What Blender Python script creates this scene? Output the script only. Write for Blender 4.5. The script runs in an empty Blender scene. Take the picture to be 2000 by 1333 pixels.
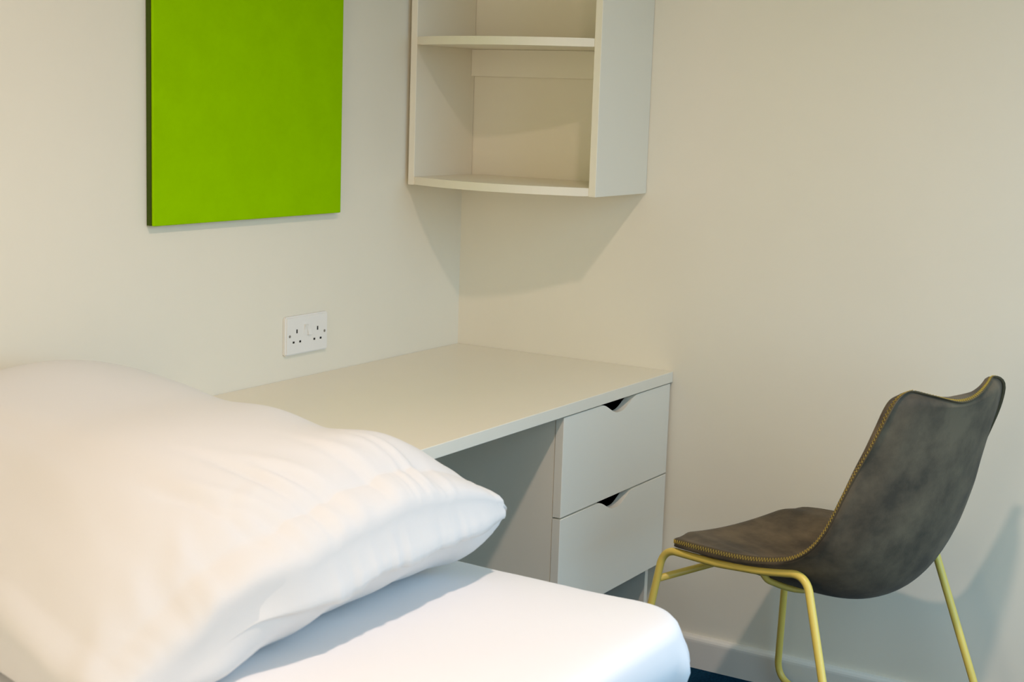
import bpy, bmesh, math, random
from math import sin, cos, pi, radians, sqrt
from mathutils import Vector, Matrix, noise

random.seed(3)
S = bpy.context.scene
COL = S.collection

# ------------------------------------------------------------------ camera
F_PX, YAW, PITCH, ROLL = 2988.478, 0.542360, 0.157591, 0.0332423
CAM = Vector((2.125615, -3.256643, 1.335730))
fw = Vector((-sin(YAW) * cos(PITCH), cos(YAW) * cos(PITCH), -sin(PITCH)))
rt = fw.cross(Vector((0, 0, 1))).normalized()
up = rt.cross(fw)
r2 = cos(ROLL) * rt + sin(ROLL) * up
u2 = -sin(ROLL) * rt + cos(ROLL) * up
cd = bpy.data.cameras.new('camera')
cam = bpy.data.objects.new('camera', cd)
COL.objects.link(cam)
cam.matrix_world = Matrix(((r2.x, u2.x, -fw.x, CAM.x), (r2.y, u2.y, -fw.y, CAM.y),
                           (r2.z, u2.z, -fw.z, CAM.z), (0, 0, 0, 1)))
cd.sensor_width = 36.0
cd.lens = F_PX / 2000 * 36
cd.clip_start = 0.05
cd.dof.use_dof = True
cd.dof.focus_distance = 3.25
cd.dof.aperture_fstop = 7.0
S.camera = cam

# ------------------------------------------------------------------ light
S.view_settings.view_transform = 'Standard'
S.view_settings.look = 'None'
S.view_settings.gamma = 1
S.view_settings.use_curve_mapping = False
S.view_settings.exposure = 0.06
S.cycles.max_bounces = 12
S.cycles.diffuse_bounces = 8
S.cycles.sample_clamp_indirect = 6

W = bpy.data.worlds.new('sky')
S.world = W
W.use_nodes = True
W.node_tree.nodes['Background'].inputs['Color'].default_value = (0.44, 0.73, 1.0, 1)
W.node_tree.nodes['Background'].inputs['Strength'].default_value = 3.2

WIN = dict(y0=-1.9, y1=-0.15, z0=0.2, z1=2.2, x=2.3)
ld = bpy.data.lights.new('window_portal', 'AREA')      # samples the sky through the window opening
ld.shape = 'RECTANGLE'
ld.size = WIN['z1'] - WIN['z0']
ld.size_y = WIN['y1'] - WIN['y0']
ld.cycles.is_portal = True
lo = bpy.data.objects.new('window_portal', ld)
COL.objects.link(lo)
lo.location = (WIN['x'] + 0.10, (WIN['y0'] + WIN['y1']) / 2, (WIN['z0'] + WIN['z1']) / 2)
lo.rotation_euler = (0, radians(90), 0)

ld = bpy.data.lights.new('ceiling_lamp', 'AREA')       # the warm round ceiling lamp that throws the shelf's shadow
ld.shape = 'DISK'
ld.size = 0.10
ld.energy = 16.6
ld.spread = radians(142)
ld.color = (1.0, 0.77, 0.64)
lo = bpy.data.objects.new('ceiling_lamp', ld)
COL.objects.link(lo)
lo.location = (1.46, -1.66, 2.385)

ld = bpy.data.lights.new('rear_fill', 'AREA')     # added soft fill behind the camera, stands for no known lamp
ld.shape = 'RECTANGLE'
ld.size = 0.9
ld.size_y = 1.9
ld.energy = 17.0
ld.color = (1.0, 0.89, 0.72)
lo = bpy.data.objects.new('rear_fill', ld)
COL.objects.link(lo)
lo.location = (1.05, -3.87, 1.2)
lo.rotation_euler = (radians(90), 0, 0)

# ------------------------------------------------------------------ helpers
def tag(o, label=None, cat=None, kind=None, group=None):
    if label: o['label'] = label
    if cat: o['category'] = cat
    if kind: o['kind'] = kind
    if group: o['group'] = group
    return o

def empty(name, loc, label, cat, rz=0):
    o = bpy.data.objects.new(name, None)
    COL.objects.link(o)
    o.location = loc
    o.rotation_euler = (0, 0, rz)
    o.empty_display_size = 0.1
    return tag(o, label, cat)

def link(name, bm, mat, parent=None, smooth=False, local=False):
    """bm in world coordinates, unless local: then in the parent's own frame"""
    me = bpy.data.meshes.new(name)
    bmesh.ops.recalc_face_normals(bm, faces=bm.faces)
    bm.to_mesh(me)
    bm.free()
    if smooth:
        for p in me.polygons: p.use_smooth = True
    me.materials.append(mat)
    o = bpy.data.objects.new(name, me)
    COL.objects.link(o)
    if parent is not None:
        o.parent = parent
        if not local:
            par = parent
            M = Matrix.Identity(4)
            while par is not None:
                M = Matrix.LocRotScale(par.location, par.rotation_euler, None) @ M
                par = par.parent
            me.transform(M.inverted())
    return o

def box(bm, x0, x1, y0, y1, z0, z1, bev=0.0):
    vs = [bm.verts.new((x, y, z)) for x in (x0, x1) for y in (y0, y1) for z in (z0, z1)]
    q = [(0, 1, 3, 2), (4, 6, 7, 5), (0, 4, 5, 1), (2, 3, 7, 6), (0, 2, 6, 4), (1, 5, 7, 3)]
    fs = [bm.faces.new([vs[i] for i in f]) for f in q]
    if bev:
        es = list({e for f in fs for e in f.edges})
        bmesh.ops.bevel(bm, geom=es, offset=bev, segments=2, profile=0.5, affect='EDGES')
    return bm

def boxo(name, mat, parent, *a, bev=0.0):
    bm = bmesh.new()
    box(bm, *a, bev=bev)
    return link(name, bm, mat, parent)

def prism(bm, pts, axis, a, b):
    """closed outline pts (2-D) extruded along axis from a to b"""
    def P(p, t):
        return {'x': (t, p[0], p[1]), 'y': (p[0], t, p[1]), 'z': (p[0], p[1], t)}[axis]
    A = [bm.verts.new(P(p, a)) for p in pts]
    B = [bm.verts.new(P(p, b)) for p in pts]
    n = len(pts)
    bm.faces.new(A)
    bm.faces.new(B[::-1])
    for i in range(n):
        bm.faces.new((A[i], A[(i + 1) % n], B[(i + 1) % n], B[i]))
    return bm

def catmull(P, n=6, closed=False):
    P = [Vector(p) for p in P]
    out = []
    N = len(P)
    rng = range(N if closed else N - 1)
    for i in rng:
        g = (lambda k: P[k % N]) if closed else (lambda k: P[max(0, min(N - 1, k))])
        a, b, c, d = g(i - 1), g(i), g(i + 1), g(i + 2)
        for k in range(n):
            t = k / n
            out.append(0.5 * ((2 * b) + (c - a) * t + (2 * a - 5 * b + 4 * c - d) * t * t + (3 * b - a - 3 * c + d) * t ** 3))
    if not closed: out.append(P[-1])
    return out

def fillet(P, rad, seg=8, closed=False):
    """polyline with its corners rounded"""
    P = [Vector(p) for p in P]
    N = len(P)
    out = []
    for i in range(N):
        if not closed and i in (0, N - 1):
            out.append(P[i]); continue
        a, b, c = P[i - 1], P[i], P[(i + 1) % N]
        r = rad[i] if isinstance(rad, (list, tuple)) else rad
        if r <= 0:
            out.append(b); continue
        u, v = (a - b).normalized(), (c - b).normalized()
        ang = u.angle(v)
        L = min(r / math.tan(ang / 2), (a - b).length * .49, (c - b).length * .49)
        p, q = b + u * L, b + v * L
        for k in range(seg + 1):
            t = k / seg
            out.append((1 - t) ** 2 * p + 2 * t * (1 - t) * (b * .82 + (p + q) * .09) + t * t * q)
    return out

def tube(bm, P, r, sides=12, closed=False, cap=True):
    P = [Vector(p) for p in P]
    N = len(P)
    rings = []
    ref = None
    for i in range(N):
        a = P[i - 1] if (i or closed) else P[0]
        b = P[(i + 1) % N] if (i < N - 1 or closed) else P[-1]
        t = (b - a).normalized()
        if ref is None:
            ref = t.orthogonal().normalized()
        ref = (ref - t * ref.dot(t)).normalized()
        bi = t.cross(ref)
        rings.append([bm.verts.new(P[i] + r * (cos(2 * pi * k / sides) * ref + sin(2 * pi * k / sides) * bi)) for k in range(sides)])
    M = N if closed else N - 1
    for i in range(M):
        A, B = rings[i], rings[(i + 1) % N]
        sh = 0
        if closed and i == N - 1:      # best matching rotation at the closing ring
            sh = min(range(sides), key=lambda s: (A[0].co - B[s].co).length)
        for k in range(sides):
            bm.faces.new((A[k], A[(k + 1) % sides], B[(k + 1 + sh) % sides], B[(k + sh) % sides]))
    if cap and not closed:
        bm.faces.new(rings[0][::-1])
        bm.faces.new(rings[-1])
    return bm

def ss(a, b, x):
    t = max(0.0, min(1.0, (x - a) / (b - a)))
    return t * t * (3 - 2 * t)

# ------------------------------------------------------------------ materials
def mat(name, col, rough=0.5, spec=0.5, var=0.0, vscale=5.0, bump=0.0, bscale=200.0, sheen=0.0, metallic=0.0, col2=None):
    m = bpy.data.materials.new(name)
    m.use_nodes = True
    nt = m.node_tree
    b = nt.nodes['Principled BSDF']
    b.inputs['Base Color'].default_value = (*col, 1)
    b.inputs['Roughness'].default_value = rough
    b.inputs['Specular IOR Level'].default_value = spec
    b.inputs['Metallic'].default_value = metallic
    if sheen:
        b.inputs['Sheen Weight'].default_value = sheen
        b.inputs['Sheen Roughness'].default_value = 0.5
    tc = nt.nodes.new('ShaderNodeTexCoord')
    if var or col2:
        n = nt.nodes.new('ShaderNodeTexNoise')
        n.inputs['Scale'].default_value = vscale
        n.inputs['Detail'].default_value = 5
        n.inputs['Roughness'].default_value = 0.6
        nt.links.new(tc.outputs['Object'], n.inputs['Vector'])
        r = nt.nodes.new('ShaderNodeValToRGB')
        c2 = col2 or tuple(c * (1 - var) for c in col)
        r.color_ramp.elements[0].position = 0.35
        r.color_ramp.elements[1].position = 0.65
        r.color_ramp.elements[0].color = (*c2, 1)
        r.color_ramp.elements[1].color = (*col, 1)
        nt.links.new(n.outputs['Fac'], r.inputs['Fac'])
        nt.links.new(r.outputs['Color'], b.inputs['Base Color'])
    if bump:
        n = nt.nodes.new('ShaderNodeTexNoise')
        n.inputs['Scale'].default_value = bscale
        n.inputs['Detail'].default_value = 3
        nt.links.new(tc.outputs['Object'], n.inputs['Vector'])
        bp = nt.nodes.new('ShaderNodeBump')
        bp.inputs['Strength'].default_value = bump
        bp.inputs['Distance'].default_value = 0.002
        nt.links.new(n.outputs['Fac'], bp.inputs['Height'])
        nt.links.new(bp.outputs['Normal'], b.inputs['Normal'])
    return m

M_wall = mat('wall_paint', (0.80, 0.745, 0.62), 0.6, 0.25, var=0.02, vscale=3, bump=0.06, bscale=120)
M_ceil = mat('ceiling_paint', (0.84, 0.82, 0.77), 0.8, 0.2)
M_trim = mat('skirting_paint', (0.78, 0.745, 0.67), 0.35, 0.5)
M_mel = mat('cream_laminate', (0.80, 0.745, 0.625), 0.38, 0.45, var=0.01, vscale=8)
M_front = mat('drawer_laminate', (0.79, 0.75, 0.645), 0.42, 0.45)
M_dark = mat('dark_drawer_inside', (0.012, 0.011, 0.010), 0.7, 0.2)  # near-black colour for the drawer boxes and the sheets above them
M_sheet = mat('white_cotton', (0.76, 0.76, 0.77), 0.85, 0.15, bump=0.08, bscale=700, sheen=0.1)
M_pil = mat('white_pillowcase', (0.665, 0.655, 0.64), 0.85, 0.15, bump=0.08, bscale=600, sheen=0.1)
M_mattress = mat('mattress_ticking', (0.7, 0.7, 0.68), 0.9, 0.1)
M_base = mat('bed_base_fabric', (0.08, 0.09, 0.11), 0.9, 0.1)
M_green = mat('green_felt', (0.30, 0.57, 0.0005), 0.95, 0.0, var=0.06, vscale=14, bump=0.35, bscale=900)
M_gedge = mat('board_edge', (0.055, 0.085, 0.012), 0.9, 0.1)
M_plastic = mat('white_plastic', (0.80, 0.775, 0.735), 0.3, 0.5)
M_hole = mat('socket_hole', (0.02, 0.018, 0.015), 0.6, 0.2)
M_leather = mat('grey_brown_suede_leather', (0.145, 0.110, 0.068), 0.7, 0.2, col2=(0.058, 0.046, 0.031), vscale=11, bump=0.12, bscale=260, sheen=0.05)
M_thread = mat('yellow_thread', (0.46, 0.335, 0.06), 0.7, 0.3)
M_welt = mat('edge_binding', (0.10, 0.075, 0.038), 0.6, 0.3)
M_tube = mat('mustard_enamel', (0.78, 0.585, 0.12), 0.33, 0.5)
M_under = mat('black_underside', (0.02, 0.02, 0.02), 0.7, 0.3)
M_rubber = mat('black_rubber', (0.012, 0.012, 0.012), 0.7, 0.3)
M_frame = mat('window_frame_white', (0.8, 0.8, 0.8), 0.4, 0.5)

def carpet():
    m = mat('navy_carpet', (0.006, 0.048, 0.095), 0.97, 0.05, col2=(0.003, 0.024, 0.052), vscale=160, bump=1.0, bscale=420)
    return m
M_carpet = carpet()

# ------------------------------------------------------------------ room
RX, RY, RZ = 2.3, -3.9, 2.40
def struct(name, mat_, *a):
    o = boxo(name, mat_, None, *a)
    return tag(o, kind='structure')
struct('floor', M_carpet, -0.1, RX + 0.1, RY - 0.1, 0.1, -0.1, 0.0)
struct('ceiling', M_ceil, -0.1, RX + 0.1, RY - 0.1, 0.1, RZ, RZ + 0.1)
struct('wall_left', M_wall, -0.1, 0.0, RY - 0.1, 0.1, 0.0, RZ)
struct('wall_back', M_wall, 0.0, RX, 0.0, 0.1, 0.0, RZ)
struct('wall_front', M_wall, 0.0, RX, RY - 0.1, RY, 0.0, RZ)
bm = bmesh.new()
w = WIN
box(bm, RX, RX + .1, RY, w['y0'], 0, RZ)
box(bm, RX, RX + .1, w['y1'], 0.0, 0, RZ)
box(bm, RX, RX + .1, w['y0'], w['y1'], 0, w['z0'])
box(bm, RX, RX + .1, w['y0'], w['y1'], w['z1'], RZ)
tag(link('wall_right', bm, M_wall), kind='structure')
bm = bmesh.new()
for a in ((w['y0'], w['y0'] + .05, w['z0'], w['z1']), (w['y1'] - .05, w['y1'], w['z0'], w['z1']),
          (w['y0'] + .05, w['y1'] - .05, w['z0'], w['z0'] + .05), (w['y0'] + .05, w['y1'] - .05, w['z1'] - .05, w['z1'])):
    box(bm, RX + .03, RX + .08, *a)
tag(link('window_1', bm, M_frame), kind='structure')

# the ground outside the window
bm = bmesh.new()
box(bm, RX + 0.3, RX + 60, -40, 40, -0.6, -0.5)
tag(link('ground', bm, mat('outdoor_ground', (0.10, 0.11, 0.08), 0.9, 0.1, var=0.3, vscale=0.5)), kind='structure')

# skirting along the back wall: rounded (bullnose) top
prof = [(0.0, 0.0), (-0.018, 0.0), (-0.018, 0.064), (-0.0172, 0.069), (-0.0145, 0.0735), (-0.010, 0.0762), (0.0, 0.0772)]
bm = bmesh.new()
prism(bm, prof, 'x', 0.0, RX)
tag(link('baseboard_back', bm, M_trim), kind='structure')

# ------------------------------------------------------------------ desk
DW, DZ, DT = 0.612, 0.708, 0.0255
DEND = -1.075
desk = empty('desk', (0.3, -0.55, 0.0), 'cream laminate desk with an empty top in the corner, below the wall socket', 'desk')
boxo('desktop', M_mel, desk, 0.001, DW, DEND, -0.001, DZ - DT, DZ, bev=0.0012)
boxo('end_panel', M_mel, desk, 0.02, DW - 0.03, DEND + 0.004, DEND + 0.022, 0.0, DZ - DT - 0.0005, bev=0.0008)

# ------------------------------------------------------------------ drawer pedestal
ped = empty('drawer_pedestal', (0.3, -0.265, 0.0), 'cream two-drawer pedestal with scooped finger pulls under the desk', 'drawers')
PY0, PY1 = -0.5195, -0.0085
boxo('side_panel', M_mel, ped, 0.06, DW - 0.0235, PY0 + 0.001, PY0 + 0.018, 0.0, DZ - DT - 0.001, bev=0.0006)
boxo('side_panel', M_mel, ped, 0.06, DW - 0.0235, -0.052, -0.036, 0.0, DZ - DT - 0.001, bev=0.0006)
boxo('base_panel', M_mel, ped, 0.062, DW - 0.03, PY0 + 0.0185, -0.0525, 0.232, 0.246)
boxo('back_panel', M_mel, ped, 0.062, 0.07, PY0 + 0.0185, -0.0525, 0.25, DZ - DT - 0.002)

def drawer_front(z0, z1):
    yc, hw, dep = -0.266, 0.086, 0.027
    top = []
    n = 40
    for i in range(n + 1):
        y = yc - hw + 2 * hw * i / n
        q = (y - yc) / hw
        # scooped pull: gentle ogee shoulders and a round bottom
        d = dep * ss(1.0, 0.08, abs(q)) ** 0.95
        top.append((y, z1 - d))
    pts = [(PY0, z0), (PY0, z1)] + top + [(PY1, z1), (PY1, z0)]
    bm = bmesh.new()
    prism(bm, pts, 'x', DW - 0.0225, DW - 0.0025)
    big = [f for f in bm.faces if len(f.verts) > 6]
    es = [e for f in big for e in f.edges]
    bmesh.ops.bevel(bm, geom=list(set(es)), offset=0.0009, segments=1, affect='EDGES')
    return bm

for z0, z1 in ((0.4635, 0.6800), (0.2405, 0.4600)):
    d = link('drawer', drawer_front(z0, z1), M_front, ped)
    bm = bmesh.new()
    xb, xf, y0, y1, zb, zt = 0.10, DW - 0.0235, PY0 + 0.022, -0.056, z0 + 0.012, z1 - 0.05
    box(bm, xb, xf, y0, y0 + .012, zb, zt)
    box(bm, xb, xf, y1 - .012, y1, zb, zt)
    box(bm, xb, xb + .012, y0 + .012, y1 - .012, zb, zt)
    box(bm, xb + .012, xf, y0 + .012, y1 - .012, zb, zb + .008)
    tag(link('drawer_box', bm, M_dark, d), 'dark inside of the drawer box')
# near-black sheets above each drawer, the top one under the desk top, seen through the upper pull
boxo('dark_sheet', M_dark, ped, 0.075, DW - 0.024, PY0 + 0.0195, -0.0535, DZ - DT - 0.006, DZ - DT - 0.0015)
boxo('dark_sheet', M_dark, ped, 0.075, DW - 0.024, PY0 + 0.0195, -0.0535, 0.464, 0.468)

# ------------------------------------------------------------------ open wall shelf
SX0, SX1, SD, SZ0, SZ1 = 0.0115, 0.519, 0.254, 1.1236, 1.92
sh = empty('wall_shelf', (0.265, 0.0, SZ0), 'cream open wall shelf with bowed shelves hung in the corner above the desk', 'shelf')
PT = 0.0175
boxo('side_panel', M_mel, sh, SX0, SX0 + PT, -SD, -0.001, SZ0, SZ1, bev=0.0012)
boxo('side_panel', M_mel, sh, SX1 - PT, SX1, -SD, -0.001, SZ0, SZ1, bev=0.0012)
def bow_shelf(z0, z1, name='shelf', bow=0.062):
    xa, xb = SX0 + PT + 0.0002, SX1 - PT - 0.0002
    pts = [(xb, -0.0015), (xa, -0.0015)]
    n = 24
    for i in range(n + 1):
        t = i / n
        pts.append((xa + (xb - xa) * t, -SD + 0.001 - bow * (1 - (2 * t - 1) ** 2)))
    bm = bmesh.new()
    prism(bm, pts, 'z', z0, z1)
    big = [f for f in bm.faces if len(f.verts) > 6]
    bmesh.ops.bevel(bm, geom=list({e for f in big for e in f.edges}), offset=0.001, segments=1, affect='EDGES')
    return link(name, bm, M_mel, sh)
bow_shelf(SZ0 + 0.001, SZ0 + 0.0195)
bow_shelf(1.4520, 1.4705)
bow_shelf(SZ1 - 0.0195, SZ1 - 0.001)
boxo('hanging_rail', M_mel, sh, SX0 + PT + .0003, SX1 - PT - .0003, -0.0165, -0.0005, 1.3860, 1.4515, bev=0.0006)

# ------------------------------------------------------------------ noticeboard
nb = empty('noticeboard', (0.0, -0.8135, 1.0692), 'lime green felt noticeboard on the left wall', 'noticeboard')
BY0, BY1, BZ0, BZ1 = -1.1063, -0.5209, 1.0692, 1.9692
boxo('backing_board', M_gedge, nb, 0.0008, 0.012, BY0 + .0005, BY1 - .0005, BZ0 + .0008, BZ1 - .0005)
boxo('felt_panel', M_green, nb, 0.0125, 0.0185, BY0 + .001, BY1 - .001, BZ0, BZ1, bev=0.002)

# ------------------------------------------------------------------ twin socket
SYC, SZC = -0.6971 + 0.073, 0.7622 + 0.043
so = empty('wall_socket', (0.0, SYC, SZC), 'white double wall socket below the green noticeboard', 'socket')
bm = bmesh.new()
box(bm, 0.0005, 0.0095, SYC - .073, SYC + .073, SZC - .043, SZC + .043)
bmesh.ops.bevel(bm, geom=[e for e in bm.edges if all(v.co.x > .005 for v in e.verts) or abs(e.verts[0].co.x - e.verts[1].co.x) > .004],
                offset=0.003, segments=3, affect='EDGES')
link('faceplate', bm, M_plastic, so, smooth=False)
XP = 0.0095
for s in (-1, 1):
    # rocker switch: wedge, one half pressed in
    y = SYC + s * 0.0062
    pts = [(XP - .002, SZC - .002), (XP + .0048 if s > 0 else XP + .0006, SZC - .002), (XP + .0012, SZC + .010), (XP + .0006 if s > 0 else XP + .0048, SZC + .022), (XP - .002, SZC + .022)]
    bm = bmesh.new()
    prism(bm, pts, 'y', y - .0056, y + .0056)
    link('rocker_switch', bm, M_plastic, so)
    c = SYC + s * 0.036
    for nm, dy, dz, wy, wz in (('earth_slot', 0, .009, .0042, .0085), ('pin_slot', -.0112, -.0145, .0062, .0045), ('pin_slot', .0112, -.0145, .0062, .0045)):
        boxo(nm, M_hole, so, XP - .0015, XP + .0003, c + dy - wy / 2, c + dy + wy / 2, SZC + dz - wz / 2, SZC + dz + wz / 2)
    bm = bmesh.new()
    bmesh.ops.create_cone(bm, cap_ends=True, segments=16, radius1=.0030, radius2=.0030, depth=.0016,
                          matrix=Matrix.Translation((XP, SYC + s * .0605, SZC)) @ Matrix.Rotation(pi / 2, 4, 'Y'))
    tag(link('screw_cap', bm, mat('screw_grey', (.25, .23, .2), .4, .5, metallic=.3), so), 'small grey screw head')

# ------------------------------------------------------------------ bed
BX0, BX1, BYF, BYN, BZT = 0.02, 1.20, -1.100, -3.03, 0.55
def ring(inset, z, r, n=24):
    x0, x1, y0, y1 = BX0 + inset, BX1 - inset, BYN + inset, BYF - inset
    r = max(0.012, r)
    P = []
    for cx, cy, a0 in ((x1 - r, y1 - r, 0), (x0 + r, y1 - r, 90), (x0 + r, y0 + r, 180), (x1 - r, y0 + r, 270)):
        for k in range(n + 1):
            a = radians(a0 + 90 * k / n)
            P.append(Vector((cx + r * cos(a), cy + r * sin(a), z)))
    out = []
    m = len(P)                     # subdivide the long straight sides evenly
    for i in range(m):
        a, b = P[i], P[(i + 1) % m]
        k = 30 if (i % (n + 1)) == n else 1
        for j in range(k): out.append(a.lerp(b, j / k))
    return out

bed = empty('bed', (0.61, -2.07, 0.0), 'bed made up with a smooth white fitted sheet, in front of the desk', 'bed')
boxo('bed_base', M_base, bed, BX0 + .05, BX1 - .07, BYN + .05, BYF - .07, 0.12, 0.392)
for x in (BX0 + .12, BX1 - .16):
    for y in (BYN + .12, BYF - .16):
        bm = bmesh.new()
        bmesh.ops.create_cone(bm, cap_ends=True, segments=20, radius1=.022, radius2=.028, depth=.119, matrix=Matrix.Translation((x, y, .0600)))
        link('leg', bm, M_under, bed)
boxo('mattress', M_mattress, bed, BX0 + .07, BX1 - .085, BYN + .07, BYF - .085, 0.394, 0.534, bev=0.03)

prof = [(0.50, 0.0), (0.38, 0.0), (0.28, 0.0), (0.20, 0.0), (0.14, -0.0005), (0.10, -0.001), (0.07, -0.0015), (0.05, -0.0025), (0.034, -0.0035),
        (0.022, -0.0055), (0.012, -0.0095), (0.005, -0.016), (0.001, -0.026), (-0.002, -0.041), (-0.004, -0.055), (-0.003, -0.070), (0.0, -0.085), (0.006, -0.100),
        (0.014, -0.114), (0.024, -0.126), (0.036, -0.136), (0.046, -0.143)]
bm = bmesh.new()
rings = []
for k, (ins, dz) in enumerate(prof):
    vs = []
    for p in ring(ins, BZT + dz, 0.11 - ins * 0.75):
        q = p.copy()
        # gathered folds around the corner and faint ripples along the drop
        c = Vector((q.x - (BX1 - .10), q.y - (BYF - .10)))
        if dz < -0.01:
            amt = ss(-0.02, -0.10, dz)
            nrm = Vector((q.x - (BX0 + BX1) / 2, (q.y - (BYF + BYN) / 2) * .62, 0)).normalized()
            wv = noise.noise(Vector((q.x * 9, q.y * 9, q.z * 3))) * 0.010
            if c.x > -0.02 and c.y > -0.02:
                a = math.atan2(c.y, c.x)
                wv += 0.010 * sin(a * 9 + 0.6) * (0.4 + 0.6 * amt) + 0.022 * math.exp(-((a - 0.55) / 0.45) ** 2)
            q += nrm * wv * amt
        else:
            q.z += 0.0035 * noise.noise(Vector((q.x * 4, q.y * 6, 3.1)))
            q.z += 0.0012 * noise.noise(Vector((q.x * 18, q.y * 5, 9.1)))
        vs.append(bm.verts.new(q))
    rings.append(vs)
n = len(rings[0])
for A, B in zip(rings, rings[1:]):
    for i in range(n):
        bm.faces.new((A[i], A[(i + 1) % n], B[(i + 1) % n], B[i]))
bm.faces.new(rings[0])
link('fitted_sheet', bm, M_sheet, bed, smooth=True)

# ------------------------------------------------------------------ pillow
PCX, PCY, PHX, PHY = 0.441, -1.555, 0.423, 0.407
def pillow_bm():
    N = 160
    bm = bmesh.new()
    def uvs(i):
        t = -1 + 2 * i / N
        return math.copysign(1 - (1 - abs(t)) ** 1.35, t)      # denser rows near the seam
    def seam(u, v):
        z = 0.640
        z += 0.020 * ss(-.4, .3, v) * ss(.3, 1, u)
        z -= 0.056 * ss(-.35, -1, v)
        z -= 0.028 * ss(-.45, -1, v) * ss(.2, 1, u)
        z += 0.030 * ss(0, -1, u)
        return z
    def outline(u, v):
        # corners drawn out, sides pulled in a little, near end narrower
        x = PCX + PHX * u * (1 - 0.03 * (1 - v * v) * (u * u))
        y = PCY + PHY * v * (1 - 0.03 * (1 - u * u) * (v * v))
        x -= 0.055 * ss(.1, 1, u) * ss(-.2, -1, v)
        y -= 0.035 * ss(-.4, -1, v) * ss(-.2, .8, u)
        k = 0.03 * (u * u * v * v)
        return x - PHX * k * u * .6, y - PHY * k * v * .6
    def g(u, v, a, b, sa, sb, h, rot=0.0):
        du, dv = u - a, v - b
        c, s_ = cos(rot), sin(rot)
        p, q = c * du + s_ * dv, -s_ * du + c * dv
        return h * math.exp(-(p / sa) ** 2 - (q / sb) ** 2)
    def top(u, v):
        x, y = outline(u, v)
        pu = 2.6 if u > 0 else 6.0                               # pressed up against the wall on the left
        f = max(0.0, (1 - abs(u) ** pu) * (1 - abs(v) ** 2.4))
        z = seam(u, v) + 0.203 * f ** 0.50
        env = f ** 0.5
        z += env * (g(u, v, -.95, .25, .45, .7, .028) + g(u, v, .78, .45, .30, .45, .026) - g(u, v, .42, .62, .17, .40, .018, .5) - g(u, v, -.2, .75, .14, .5, .010, .6))
        z += env * 0.010 * noise.noise(Vector((u * 2.0, v * 2.0, 5.5)))
        for a, b, sb, h, r_ in ((.80, -.08, .030, .012, .55), (.74, -.20, .026, .010, .35), (.84, -.34, .030, .011, .60), (.70, -.46, .028, .007, .25), (.86, .20, .028, .008, .30)):
            z -= env * g(u, v, a, b, .20, sb, h, r_)
            z += env * g(u, v, a, b + .055, .18, .035, h * .7, r_)
        z -= env * g(u, v, -.62, -.40, .45, .05, .007, -.15)
        z -= env * g(u, v, -.30, -.70, .60, .05, .008, -.10)
        e = 1 - abs(u)
        # gathers running in from the right-hand hem
        if u > 0:
            w_ = noise.noise(Vector((v * 8 + 3.0 * noise.noise(Vector((u * 3, v * 3, 1))), u * 2.5, 7.7)))
            z += 0.010 * w_ * ss(.42, .08, e) * ss(0, .03, e)
            w2 = noise.noise(Vector((v * 30 + 3 * noise.noise(Vector((u * 5, v * 4, 8))), u * 3.0, 2.2)))
            z += 0.0075 * w2 * ss(-.25, .5, noise.noise(Vector((v * 3.1, 4.4, u)))) * ss(.24, .03, e) * ss(0, .02, e)
        if v < 0:
            ev = 1 + v
            w_ = noise.noise(Vector((u * 2.2 + v * 6, v * 6.0, 3.7)))
            z += 0.012 * w_ * ss(.7, .1, ev) * ss(0, .08, ev)
        # the top layer puffs out over the seam
        if u > 0: x += 0.022 * sin(pi * min(1, e / .11)) * ss(-1, -.6, v)
        if v < 0: y -= 0.012 * sin(pi * min(1, (1 + v) / .10))
        return x, y, z
    def bot(u, v):
        x, y = outline(u, v)
        wide = 0.10 * ss(-.75, .0, v) + 0.035
        eu = (1 - abs(u)) * PHX / (wide if u > 0 else .06)
        ev = (1 - abs(v)) * PHY / (.045 if v < 0 else .09)
        d = min(1.0, eu, ev)
        z0 = seam(u, v)
        zb = BZT + 0.0045
        fall = 1 - sqrt(max(0.0, 1 - (1 - d) ** 2))
        fall = 0.45 * fall + 0.55 * (1 - d) ** 1.2
        z = zb + (z0 - zb) * fall
        if d < 1:
            b_ = sin(pi * d)
            n1 = noise.noise(Vector((x * 5, y * 8, 11.0)))
            if u > 0 and eu <= ev: x += b_ * (0.010 + 0.016 * n1)
            z += 0.010 * noise.noise(Vector((x * 9, y * 12, 4))) * b_
        return x, y, max(z, zb)
    global pillow_pt
    pillow_pt = top
    T, B = {}, {}
    for i in range(N + 1):
        for j in range(N + 1):
            u, v = uvs(i), uvs(j)
            T[i, j] = bm.verts.new(top(u, v))
            B[i, j] = bm.verts.new(bot(u, v)) if 0 < i < N and 0 < j < N else T[i, j]
    for i in range(N):
        for j in range(N):
            bm.faces.new((T[i, j], T[i + 1, j], T[i + 1, j + 1], T[i, j + 1]))
            q = [B[i, j], B[i, j + 1], B[i + 1, j + 1], B[i + 1, j]]
            if len({v for v in q} & {T[i, j], T[i + 1, j], T[i + 1, j + 1], T[i, j + 1]}) < 4:
                bm.faces.new(q)
    return bm
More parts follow.
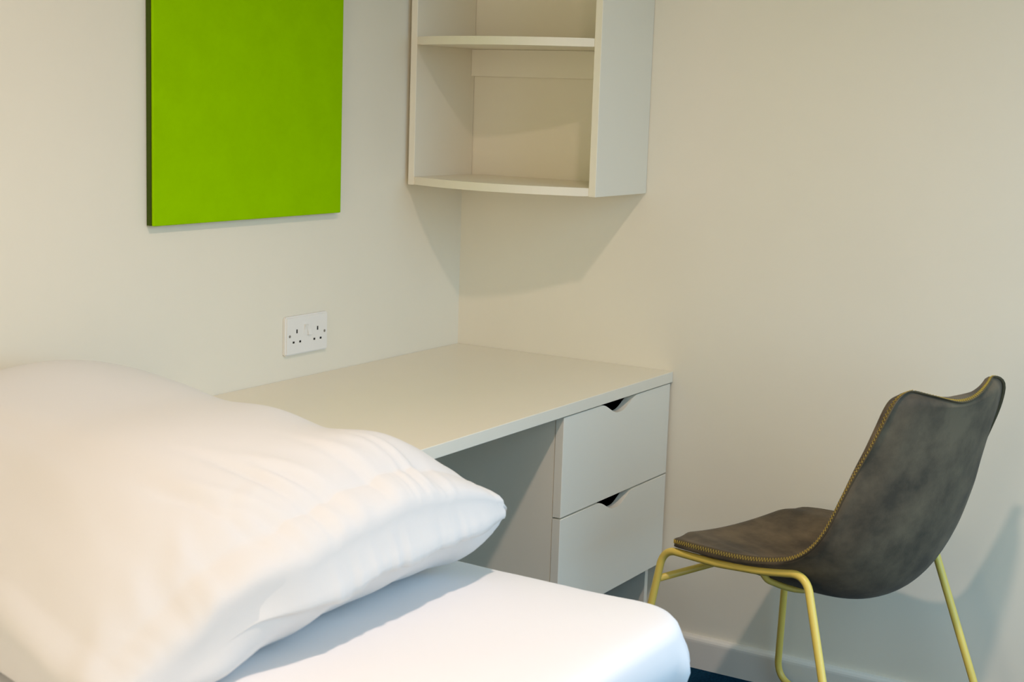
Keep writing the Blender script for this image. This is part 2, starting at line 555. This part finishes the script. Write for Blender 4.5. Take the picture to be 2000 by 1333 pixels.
def flap_bm():
    # the folded hem of the pillowcase hanging over the lower half along the right-hand end
    bm = bmesh.new()
    rows = []
    n = 150
    for i in range(n + 1):
        v = -.62 + 1.585 * i / n
        f = ss(-.62, .0, v) * (1 - .55 * ss(.75, 1, v))
        lift = -2.2 + 3.2 * ss(-.62, -.25, v)
        base = [Vector(pillow_pt(u_, v)) + Vector((.0018, 0, .0012)) * lift for u_ in (.88, .90, .92, .94, .955, .97, .985)]
        p3 = Vector(pillow_pt(1.0, v))
        w_ = noise.noise(Vector((v * 9, 2.0, 1.0))) + .6 * noise.noise(Vector((v * 24, 5.0, 1.0)))
        w2 = noise.noise(Vector((v * 5, 9.0, 4.0)))
        out = 0.020 * f + 0.006 * w_ * f
        drop = (0.016 + 0.012 * w2) * f
        base[0] -= Vector((.003, 0, .003))
        q = base + [p3 + Vector((out * .8 + .002 * lift, 0, .010 * f)),
             p3 + Vector((out, 0, -drop * .3)), p3 + Vector((out * .85, 0, -drop)), p3 + Vector((out * .45, 0, -drop * 1.05)), p3 + Vector((-.004, 0, -.002))]
        rows.append([bm.verts.new(x) for x in q])
    for A, B in zip(rows, rows[1:]):
        for k in range(len(A) - 1):
            bm.faces.new((A[k], A[k + 1], B[k + 1], B[k]))
    return bm
pil = link('pillow', pillow_bm(), M_pil, None, smooth=True)
o = pil
link('pillowcase_hem', flap_bm(), M_pil, pil, smooth=True)
tag(o, 'large plump white pillow in a creased cotton case lying on the bed', 'pillow')

# ------------------------------------------------------------------ chair (local frame: +X sideways to the far side, +Y forward)
PHI = 1.2793
ch = empty('chair', (1.0898, -0.3592, 0.0), 'grey-brown leather bucket chair with yellow stitching and mustard tube legs, by the wall', 'chair', rz=PHI)
# local coords: (lateral l, forward a, z); with rz=PHI the local X axis is the sideways direction
# control rows from the front edge to the top of the back: edge (a, z), half width, centre (a, z)
ROWS = [(.176, .449, .150, .190, .436), (.168, .461, .200, .180, .442), (.130, .466, .213, .135, .437), (.075, .469, .217, .075, .428), (.010, .473, .219, .010, .418), (-.057, .481, .220, -.055, .409),
        (-.117, .495, .220, -.120, .404), (-.155, .512, .220, -.176, .414), (-.187, .540, .219, -.222, .444), (-.212, .580, .217, -.253, .496), (-.238, .647, .210, -.282, .585),
        (-.253, .690, .204, -.294, .650), (-.269, .732, .198, -.304, .710), (-.284, .775, .193, -.311, .758), (-.294, .811, .184, -.320, .799), (-.298, .826, .168, -.324, .811), (-.302, .832, .132, -.326, .816)]
def chain(idx, n=5):
    P = [Vector((r[idx[0]], r[idx[1]], 0)) for r in ROWS]
    return catmull(P, n)
EC = chain((0, 1)); CC = chain((3, 4))
WC = [p.x for p in catmull([Vector((r[2], 0, 0)) for r in ROWS], 5)]
NU = len(EC)
NV = 40
def shell_point(k, v):
    e, c, w_ = EC[k], CC[k], WC[k]
    t = k / (NU - 1)
    s_seat = ss(0.0, 1.0, abs(v)) * .35 + abs(v) ** 2.6 * .65
    s_back = abs(v) ** 2.0
    m = ss(.35, .62, t)
    q = s_seat * (1 - m) + s_back * m
    a = c.x + (e.x - c.x) * q
    z = c.y + (e.y - c.y) * q
    return Vector((v * w_, a, z))
G = [[shell_point(k, -1 + 2 * j / NV) for j in range(NV + 1)] for k in range(NU)]
def nrm(k, j):
    du = G[min(NU - 1, k + 1)][j] - G[max(0, k - 1)][j]
    dv = G[k][min(NV, j + 1)] - G[k][max(0, j - 1)]
    n = dv.cross(du)
    return n.normalized()          # towards the sitter
NR = [[nrm(k, j) for j in range(NV + 1)] for k in range(NU)]
if NR[NU // 3][NV // 2].z < 0:
    NR = [[-n for n in r] for r in NR]
def depth(k, j):
    """distance to the outline in rows, 0 at the rim"""
    ev = (1 - abs(-1 + 2 * j / NV)) * 0.2
    eu = min(k, NU - 1 - k) * 0.011
    return min(ev, eu)
bm = bmesh.new()
I, O_ = {}, {}
for k in range(NU):
    for j in range(NV + 1):
        d = depth(k, j)
        ti = 0.004 + 0.010 * ss(0, .05, d)
        to = 0.011 + 0.008 * ss(0, .06, d) + 0.004 * ss(NU * .45, NU * .2, k)
        I[k, j] = bm.verts.new(G[k][j] + NR[k][j] * ti)
        O_[k, j] = bm.verts.new(G[k][j] - NR[k][j] * to)
for k in range(NU - 1):
    for j in range(NV):
        bm.faces.new((I[k, j], I[k, j + 1], I[k + 1, j + 1], I[k + 1, j]))
        bm.faces.new((O_[k, j], O_[k + 1, j], O_[k + 1, j + 1], O_[k, j + 1]))
loop = [(0, j) for j in range(NV)] + [(k, NV) for k in range(NU - 1)] + [(NU - 1, j) for j in range(NV, 0, -1)] + [(k, 0) for k in range(NU - 1, 0, -1)]
L = len(loop)
ctr = []
outw = []
for i in range(L):
    k, j = loop[i]
    ka, ja = loop[i - 1]
    kb, jb = loop[(i + 1) % L]
    t = (G[kb][jb] - G[ka][ja]).normalized()
    o_ = NR[k][j].cross(t).normalized()
    inn = G[min(max(k, 4), NU - 5)][min(max(j, 3), NV - 3)]
    if o_.dot(G[k][j] - inn) < 0: o_ = -o_
    outw.append(o_)
mid1, mid2 = [], []
for i in range(L):
    k, j = loop[i]
    p = G[k][j]; n_ = NR[k][j]; o_ = outw[i]
    mid1.append(bm.verts.new(p + n_ * 0.001 + o_ * 0.0045))
    mid2.append(bm.verts.new(p - n_ * (0.007 + 0.006 * ss(NU * .45, NU * .2, k)) + o_ * 0.0050))
for i in range(L):
    a, b = loop[i], loop[(i + 1) % L]
    i2 = (i + 1) % L
    bm.faces.new((I[a], mid1[i], mid1[i2], I[b]))
    bm.faces.new((mid1[i], mid2[i], mid2[i2], mid1[i2]))
    bm.faces.new((mid2[i], O_[a], O_[b], mid2[i2]))
shell = link('seat_shell', bm, M_leather, ch, smooth=True, local=True)

# bound edge and zigzag thread along the rim
rim = []
for i in range(L):
    k, j = loop[i]
    rim.append((G[k][j] - NR[k][j] * (0.003 + 0.0085 * ss(NU * .55, NU * .9, k)) + outw[i] * (0.0050 - 0.0022 * ss(NU * .55, NU * .9, k)), NR[k][j], outw[i]))
def resample(R, step):
    out = []
    acc = 0.0
    for i in range(len(R)):
        a, b = R[i], R[(i + 1) % len(R)]
        d = (b[0] - a[0]).length
        while acc < d:
            t = acc / d
            out.append((a[0].lerp(b[0], t), a[1].lerp(b[1], t).normalized(), a[2].lerp(b[2], t).normalized()))
            acc += step
        acc -= d
    return out
RS = resample(rim, 0.0034)
bm = bmesh.new()
zz = []
for i, (p, n_, o_) in enumerate(RS):
    s = 1 if i % 2 else -1
    zz.append(p + n_ * (0.0036 * s) + o_ * 0.0006)
tube(bm, zz, 0.00072, sides=4, closed=True)
tag(link('stitching', bm, M_thread, shell, local=True), 'yellow zigzag stitching around the rim', kind='stuff')
bm = bmesh.new()
RB = resample(rim, 0.012)
rr = []
for p, n_, o_ in RB:
    rr.append([bm.verts.new(p + n_ * (0.0062 * c) + o_ * (-0.0012 + 0.0014 * s_)) for c, s_ in ((-1, 0), (-.6, .75), (0, 1), (.6, .75), (1, 0), (0, -.6))])
for i in range(len(rr)):
    A, B_ = rr[i], rr[(i + 1) % len(rr)]
    for k in range(6):
        bm.faces.new((A[k], A[(k + 1) % 6], B_[(k + 1) % 6], B_[k]))
tag(link('edge_binding', bm, M_welt, shell, smooth=True, local=True), 'tan edge binding under the stitching')

# frame: each side is one bent tube loop (front leg, seat rail, rear leg, floor runner)
TR = 0.0080
for s in (-1, 1):
    wt, wb = 0.2075, 0.2586
    P = [(s * wb, .243, .026), (s * wt, .1945, .4370), (s * (wt + .006), .05, .4435), (s * (wt + .006), -.06, .4560), (s * wt, -.163, .4740), (s * wb, -.3248, .026)]
    rad = [.045, .036, .3, .3, .036, .045]
    pts = fillet(P, rad, 8, closed=True)
    bm = bmesh.new()
    tube(bm, pts, TR, sides=14, closed=True)
    link('side_frame', bm, M_tube, ch, smooth=True, local=True)
    for a in (.205, -.285):
        bm = bmesh.new()
        bmesh.ops.create_cone(bm, cap_ends=True, segments=18, radius1=.0095, radius2=.0085, depth=.0180, matrix=Matrix.Translation((s * wb, a, .0091)))
        tag(link('foot_glide', bm, M_rubber, ch, smooth=False, local=True), 'black rubber foot glide')
def bar(a, z, half, name='cross_bar'):
    bm = bmesh.new()
    tube(bm, [(-half, a, z), (half, a, z)], 0.0075, sides=14)
    return link(name, bm, M_tube, ch, smooth=True, local=True)
bar(.2025, .3725, .2090)
# curved tube strap under the bucket, from rail to rail
kk = min(range(NU), key=lambda k: abs(G[k][NV // 2].y + .055))
strap = [(-.2040, G[kk][NV // 2].y, .4520)]
for j in range(4, NV - 3, 2):
    p = G[kk][j] - NR[kk][j] * 0.0285
    strap.append((p.x * .98, G[kk][NV // 2].y, p.z))
strap.append((.2040, G[kk][NV // 2].y, .4520))
bm = bmesh.new()
tube(bm, catmull(strap, 3), 0.0065, sides=12)
link('cross_bar', bm, M_tube, ch, smooth=True, local=True)
